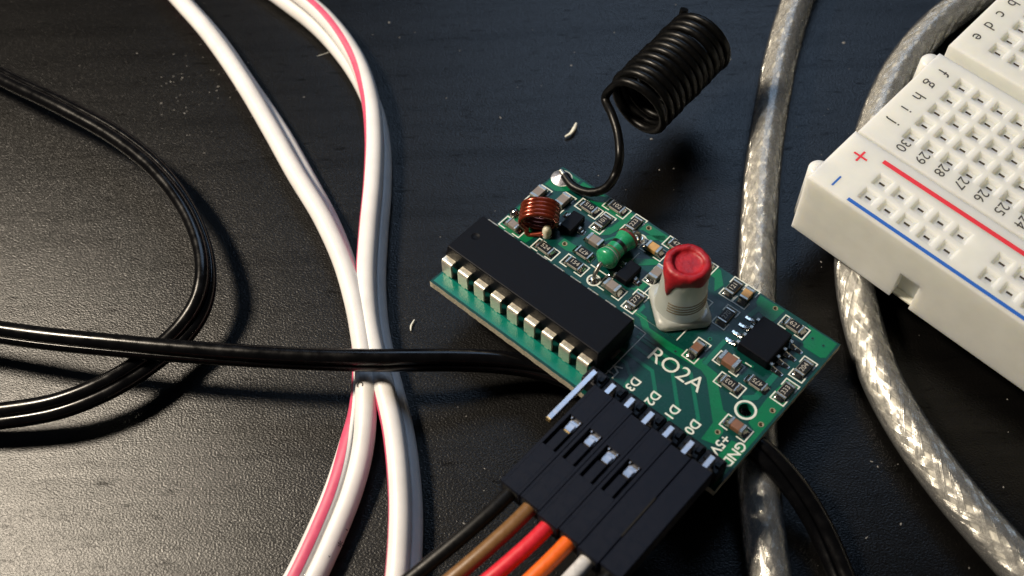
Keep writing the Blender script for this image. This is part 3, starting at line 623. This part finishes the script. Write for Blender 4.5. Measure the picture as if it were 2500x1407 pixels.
q = MB(); q.tube(catmull([(ax, ya + .3, za), (ax, ya - .25, za), (ax + .05, ya - .75, za - .35), (ax + .1, 12.85, .9), (ax + .12, 12.7, -.4)], .2), .27, 10); q.build('lead', 'tin', IN)
q = MB(); q.tube(catmull([(ax, yb - .3, za), (ax + .1, yb + .35, za), (ax + .3, yb + .85, za - .5), (ax + .4, 20.95, .6), (ax + .4, 21.0, -.4)], .2), .27, 10); q.build('lead', 'tin', IN)
for x, y in ((14.25, 12.65), (14.54, 20.98)):
    q = MB(); q.lathe([(.62, .03), (.5, .12), (.36, .3)], 18, (x, y), caps=True); q.build('solder_joint', 'solder', IN)
    plate('silkscreen_ring', [circle(x, y, .86, 26), circle(x, y, .66, 26)], .003, ZS + .004, 'silk')

# tuning coil with red wax
TC = empty('tuning_coil', None, RX); TC.location = (24.05, 16.1, 0); TC.rotation_euler = (0, 0, R(49))
q = MB(); sec = []
def rsq(h, r, z, n=6):
    o = []
    for cx_, cy_, a0 in ((h - r, h - r, 0), (-h + r, h - r, 90), (-h + r, -h + r, 180), (h - r, -h + r, 270)):
        for k in range(n + 1): a = R(a0 + 90 * k / n); o.append((cx_ + r * math.cos(a), cy_ + r * math.sin(a), z))
    return o
q.rings([rsq(3.1, 1.0, .05), rsq(3.18, 1.0, .25), rsq(3.14, 1.05, .7), rsq(3.0, 1.15, 1.0), rsq(2.75, 1.4, 1.1)]); q.build('base_flange', 'nylon', TC)
q = MB(); q.lathe([(3.0, .9), (2.92, 1.2), (2.84, 1.7), (2.76, 2.6), (2.66, 4.2), (2.56, 6.0), (2.48, 7.9), (2.3, 8.1), (1.6, 8.1), (1.5, 7.9), (.001, 7.8)], 40); q.build('coil_former', 'nylon', TC)
for k in range(4):
    z = 2.6 + .42 * k; rr = 2.74 - .03 * k
    q = MB(); q.tube([(rr * math.cos(a), rr * math.sin(a), z + .06 * a) for a in [R(-140 + 6 * i) for i in range(29)]], .10, 8); q.build('winding', 'brass_wire', TC)
wx = MB(); rg = []; SEG = 56
prof = [(2.53, None), (2.60, 7.55), (2.62, 7.95), (2.56, 8.4), (2.40, 8.66), (2.1, 8.74), (1.78, 8.70), (1.66, 8.52), (1.56, 8.36), (1.3, 8.30), (.6, 8.26), (.02, 8.30)]
for r, z in prof:
    row = []
    for k in range(SEG):
        a = 2 * math.pi * k / SEG
        low = 6.95 + .22 * math.sin(3 * a + .6) + .15 * math.sin(7 * a)
        dd = (a - R(213) + math.pi) % (2 * math.pi) - math.pi
        low -= 2.3 * math.exp(-(dd / .21) ** 2)
        rr = r * (1 + .012 * math.sin(5 * a + r) + .008 * math.sin(11 * a)); zz = z
        if z is None: zz = low
        elif z < 7.7: zz = low + .18; rr += .10 * math.exp(-(dd / .25) ** 2)
        elif z < 8.0: zz = max(low + .5, z - 1.0 * math.exp(-(dd / .25) ** 2)); rr += .10 * math.exp(-(dd / .3) ** 2)
        row.append((rr * math.cos(a), rr * math.sin(a), zz))
    rg.append(row)
wx.rings(rg, caps=False); wx.build('wax_seal', 'red_wax', TC)

# header strip with bent pins
HDR = empty('pin_header', None, RX); hx0, hy = 23.61, .95
hd = MB()
for k in range(7):
    x = hx0 + k * P; hd.box(x - 1.24, x + 1.24, hy - .55, 2.45, .05, 2.3, .22)
    hd.box(x - 1.0, x - .42, hy + .2, 2.2, 2.2, 2.55, .08); hd.box(x + .42, x + 1.0, hy + .2, 2.2, 2.2, 2.55, .08)
hd.build('header_body', 'header_black', HDR)
for k in range(7):
    x = hx0 + k * P; q = MB(); yo = -6.35 if k == 0 else -5.0
    q.box(x - .32, x + .32, hy - .32, hy + .32, 2.4, 3.6, .04); q.box(x - .32, x + .32, yo, hy + .3, 3.2, 3.84, .06); q.build('pin', 'bright_pin', HDR)
q = MB(); q.box(hx0 - .31, hx0 + .31, -6.5, -6.33, 3.21, 3.83, .05); q.build('pin_tip', 'gold', HDR)

# antenna
c0 = at(1541, 270, 11.2); c1 = at(1716, 97, 11.0); axd = (c1 - c0); LN = axd.length; axd.normalize(); sd = axd.cross(Vector((0, 0, 1))).normalized(); up = sd.cross(axd)
inv = PCBM.inverted(); ra, rw = 4.0, .55; TN = 12.1; hel = []
for i in range(int(TN * 30) + 1):
    t_ = i / 30; th = math.pi * 1.02 - 2 * math.pi * t_; prog = (.135 * t_ if t_ < 1 else .135 + .865 * (t_ - 1) / (TN - 1)) + .006 * math.sin(2.9 * t_) * min(1, t_, TN - t_) + .004 * math.sin(1.3 * t_ + 1) * min(1, t_)
    rr = ra * (1 + .012 * math.sin(2.3 * t_) + .010 * math.sin(5.1 * t_))
    hel.append(c0 + axd * (LN * prog) + (sd * math.cos(th) + up * math.sin(th)) * rr)
pad = PCBM @ Vector((1.6, 22.35, .75)); leadp = [pad, at(1400, 456, pad.z + .1), at(1440, 470, pad.z + .4), at(1478, 460, pad.z + 1.0), at(1503, 425, pad.z + 1.6), at(1513, 380, 9.6), at(1508, 325, 10.3), at(1494, 280, 10.8)]
path = catmull([tuple(p) for p in leadp] + [tuple(hel[0])] + [tuple(hel[5])], .5)[:-1]
path = [Vector(p) for p in path if (Vector(p) - hel[5]).length > .2] + hel[6:]
end = hel[-1]; path += [end + (hel[-1] - hel[-3]).normalized() * .6 - sd * .2 + up * .35 + axd * .3]
AN = MB().tube([inv @ p for p in path], rw, 14).build('antenna', 'antenna_black', RX)
q = MB(); q.tube([inv @ (pad + (pad - path[3]).normalized() * .9), inv @ (pad + (path[2] - pad) * .4)], .36, 10); q.build('bare_end', 'tin', AN)
q = MB(); q.lathe([(1.3, .05), (1.22, .12), (.95, .26), (.6, .5), (.25, .66), (.01, .68)], 24, (1.15, 22.3)); q.build('solder_joint', 'pad_tin_sheen', AN)
plate('silkscreen_ring', [circle(1.2, 22.3, 1.36, 30), circle(1.2, 22.3, 1.15, 30)], .003, ZS + .004, 'silk')

# ------------------------------------------------------------------ jumper wires
hm_w = MB()      # housing with an open latch window on top
x0_, x1_, zb, zt = -1.255, 1.255, 2.25, 4.78
def housing(window):
    q = MB()
    if not window:
        q.box(x0_, x1_, -15.2, -.55, zb, zt, .10); return pmesh(q, 'housing_black_sheen')
    q.box(x0_, x1_, -15.2, -.55, zb, 3.05, .08)
    q.box(x0_, x0_ + .42, -15.2, -.56, 3.0, zt, .06); q.box(x1_ - .42, x1_, -15.2, -.56, 3.0, zt, .06)
    q.box(x0_ + .35, x1_ - .35, -4.95, -.58, 4.2, zt - .004, .04)
    q.box(x0_ + .35, x1_ - .35, -15.19, -9.3, 3.0, zt - .003, .04)
    q.box(-.52, .52, -9.4, -6.75, 4.1, zt - .12, .06)
    return pmesh(q, 'housing_black_sheen')
H_W, H_P = housing(True), housing(False)
ct = MB(); ct.box(-.55, .55, -6.3, -4.0, 3.2, 4.32, .08); ct.box(-.42, .42, -6.55, -5.55, 4.1, 4.5, .06); ct.box(-.6, -.45, -5.2, -4.3, 3.2, 4.6, .02); ct.box(.45, .6, -5.2, -4.3, 3.2, 4.6, .02); CT = pmesh(ct, 'bright_pin')
cols_ = [('black', 'wire_black', 'black jumper wire plugged onto the header beside the bare pin'), ('brown', 'wire_brown', 'brown jumper wire between the black and red ones'), ('red', 'wire_red', 'red jumper wire plugged into the header'), ('orange', 'wire_orange', 'orange jumper wire plugged into the header'), ('white', 'wire_white', 'white jumper wire, right of the orange one'), ('dark', 'wire_black', 'outermost jumper lead with plain black housing at the board corner')]
ends = [(-3.2, -2.4), (-3.0, -1.8), (-3.4, -1.6), (-2.6, -1.4), (-1.6, -1.0), (-1.0, -1.0)]
for k, (nm, wm, lab) in enumerate(cols_):
    x = hx0 + (k + 1) * P
    J = tag(empty('jumper_wire', PCBM @ Matrix.Translation((x, 0, 0))), lab, 'jumper wire', 'jumper wires on the pin header')
    jy = (0, .05, -.32, -.12, -.38, -.2)[k]
    Hh = link('housing', H_W if k < 4 else H_P, J, (0, jy, random.uniform(-.05, .05)))
    if k < 4:
        link('contact', CT, Hh)
        if k == 0: q = MB(); q.box(-.4, .4, -6.95, -6.5, 4.0, 4.35, .06); q.build('contact_tip', 'gold', Hh)
    elif k == 4: q = MB(); q.box(1.08, 1.262, -11.6, -6.3, 4.55, 4.79); q.build('slit_shade', 'hollow_shade', Hh)  # black bar painted as the shade in the side groove
    q = MB(); q.box(-.95, .95, -15.23, -15.15, 2.6, 4.4); q.build('wire_opening_shade', 'hollow_shade', Hh)  # black plate stands in for the dark inside of the rear opening
    dx, dz = ends[k]
    wp = [(0, -13.0, 3.5), (0, -15.2, 3.5), (dx * .06, -18.5, 3.3), (dx * .35, -24, 2.2), (dx * .95, -31, -.2), (dx * 2.0, -40, -3.2), (dx * 3.6, -52, -7.6), (dx * 5.5, -70, -12.6), (dx * 9, -105, -16.2), (dx * 13, -140, -19.3)]
    MB().tube(catmull(wp, .7), .80 if k else .78, 14).build('insulated_wire', wm, J)
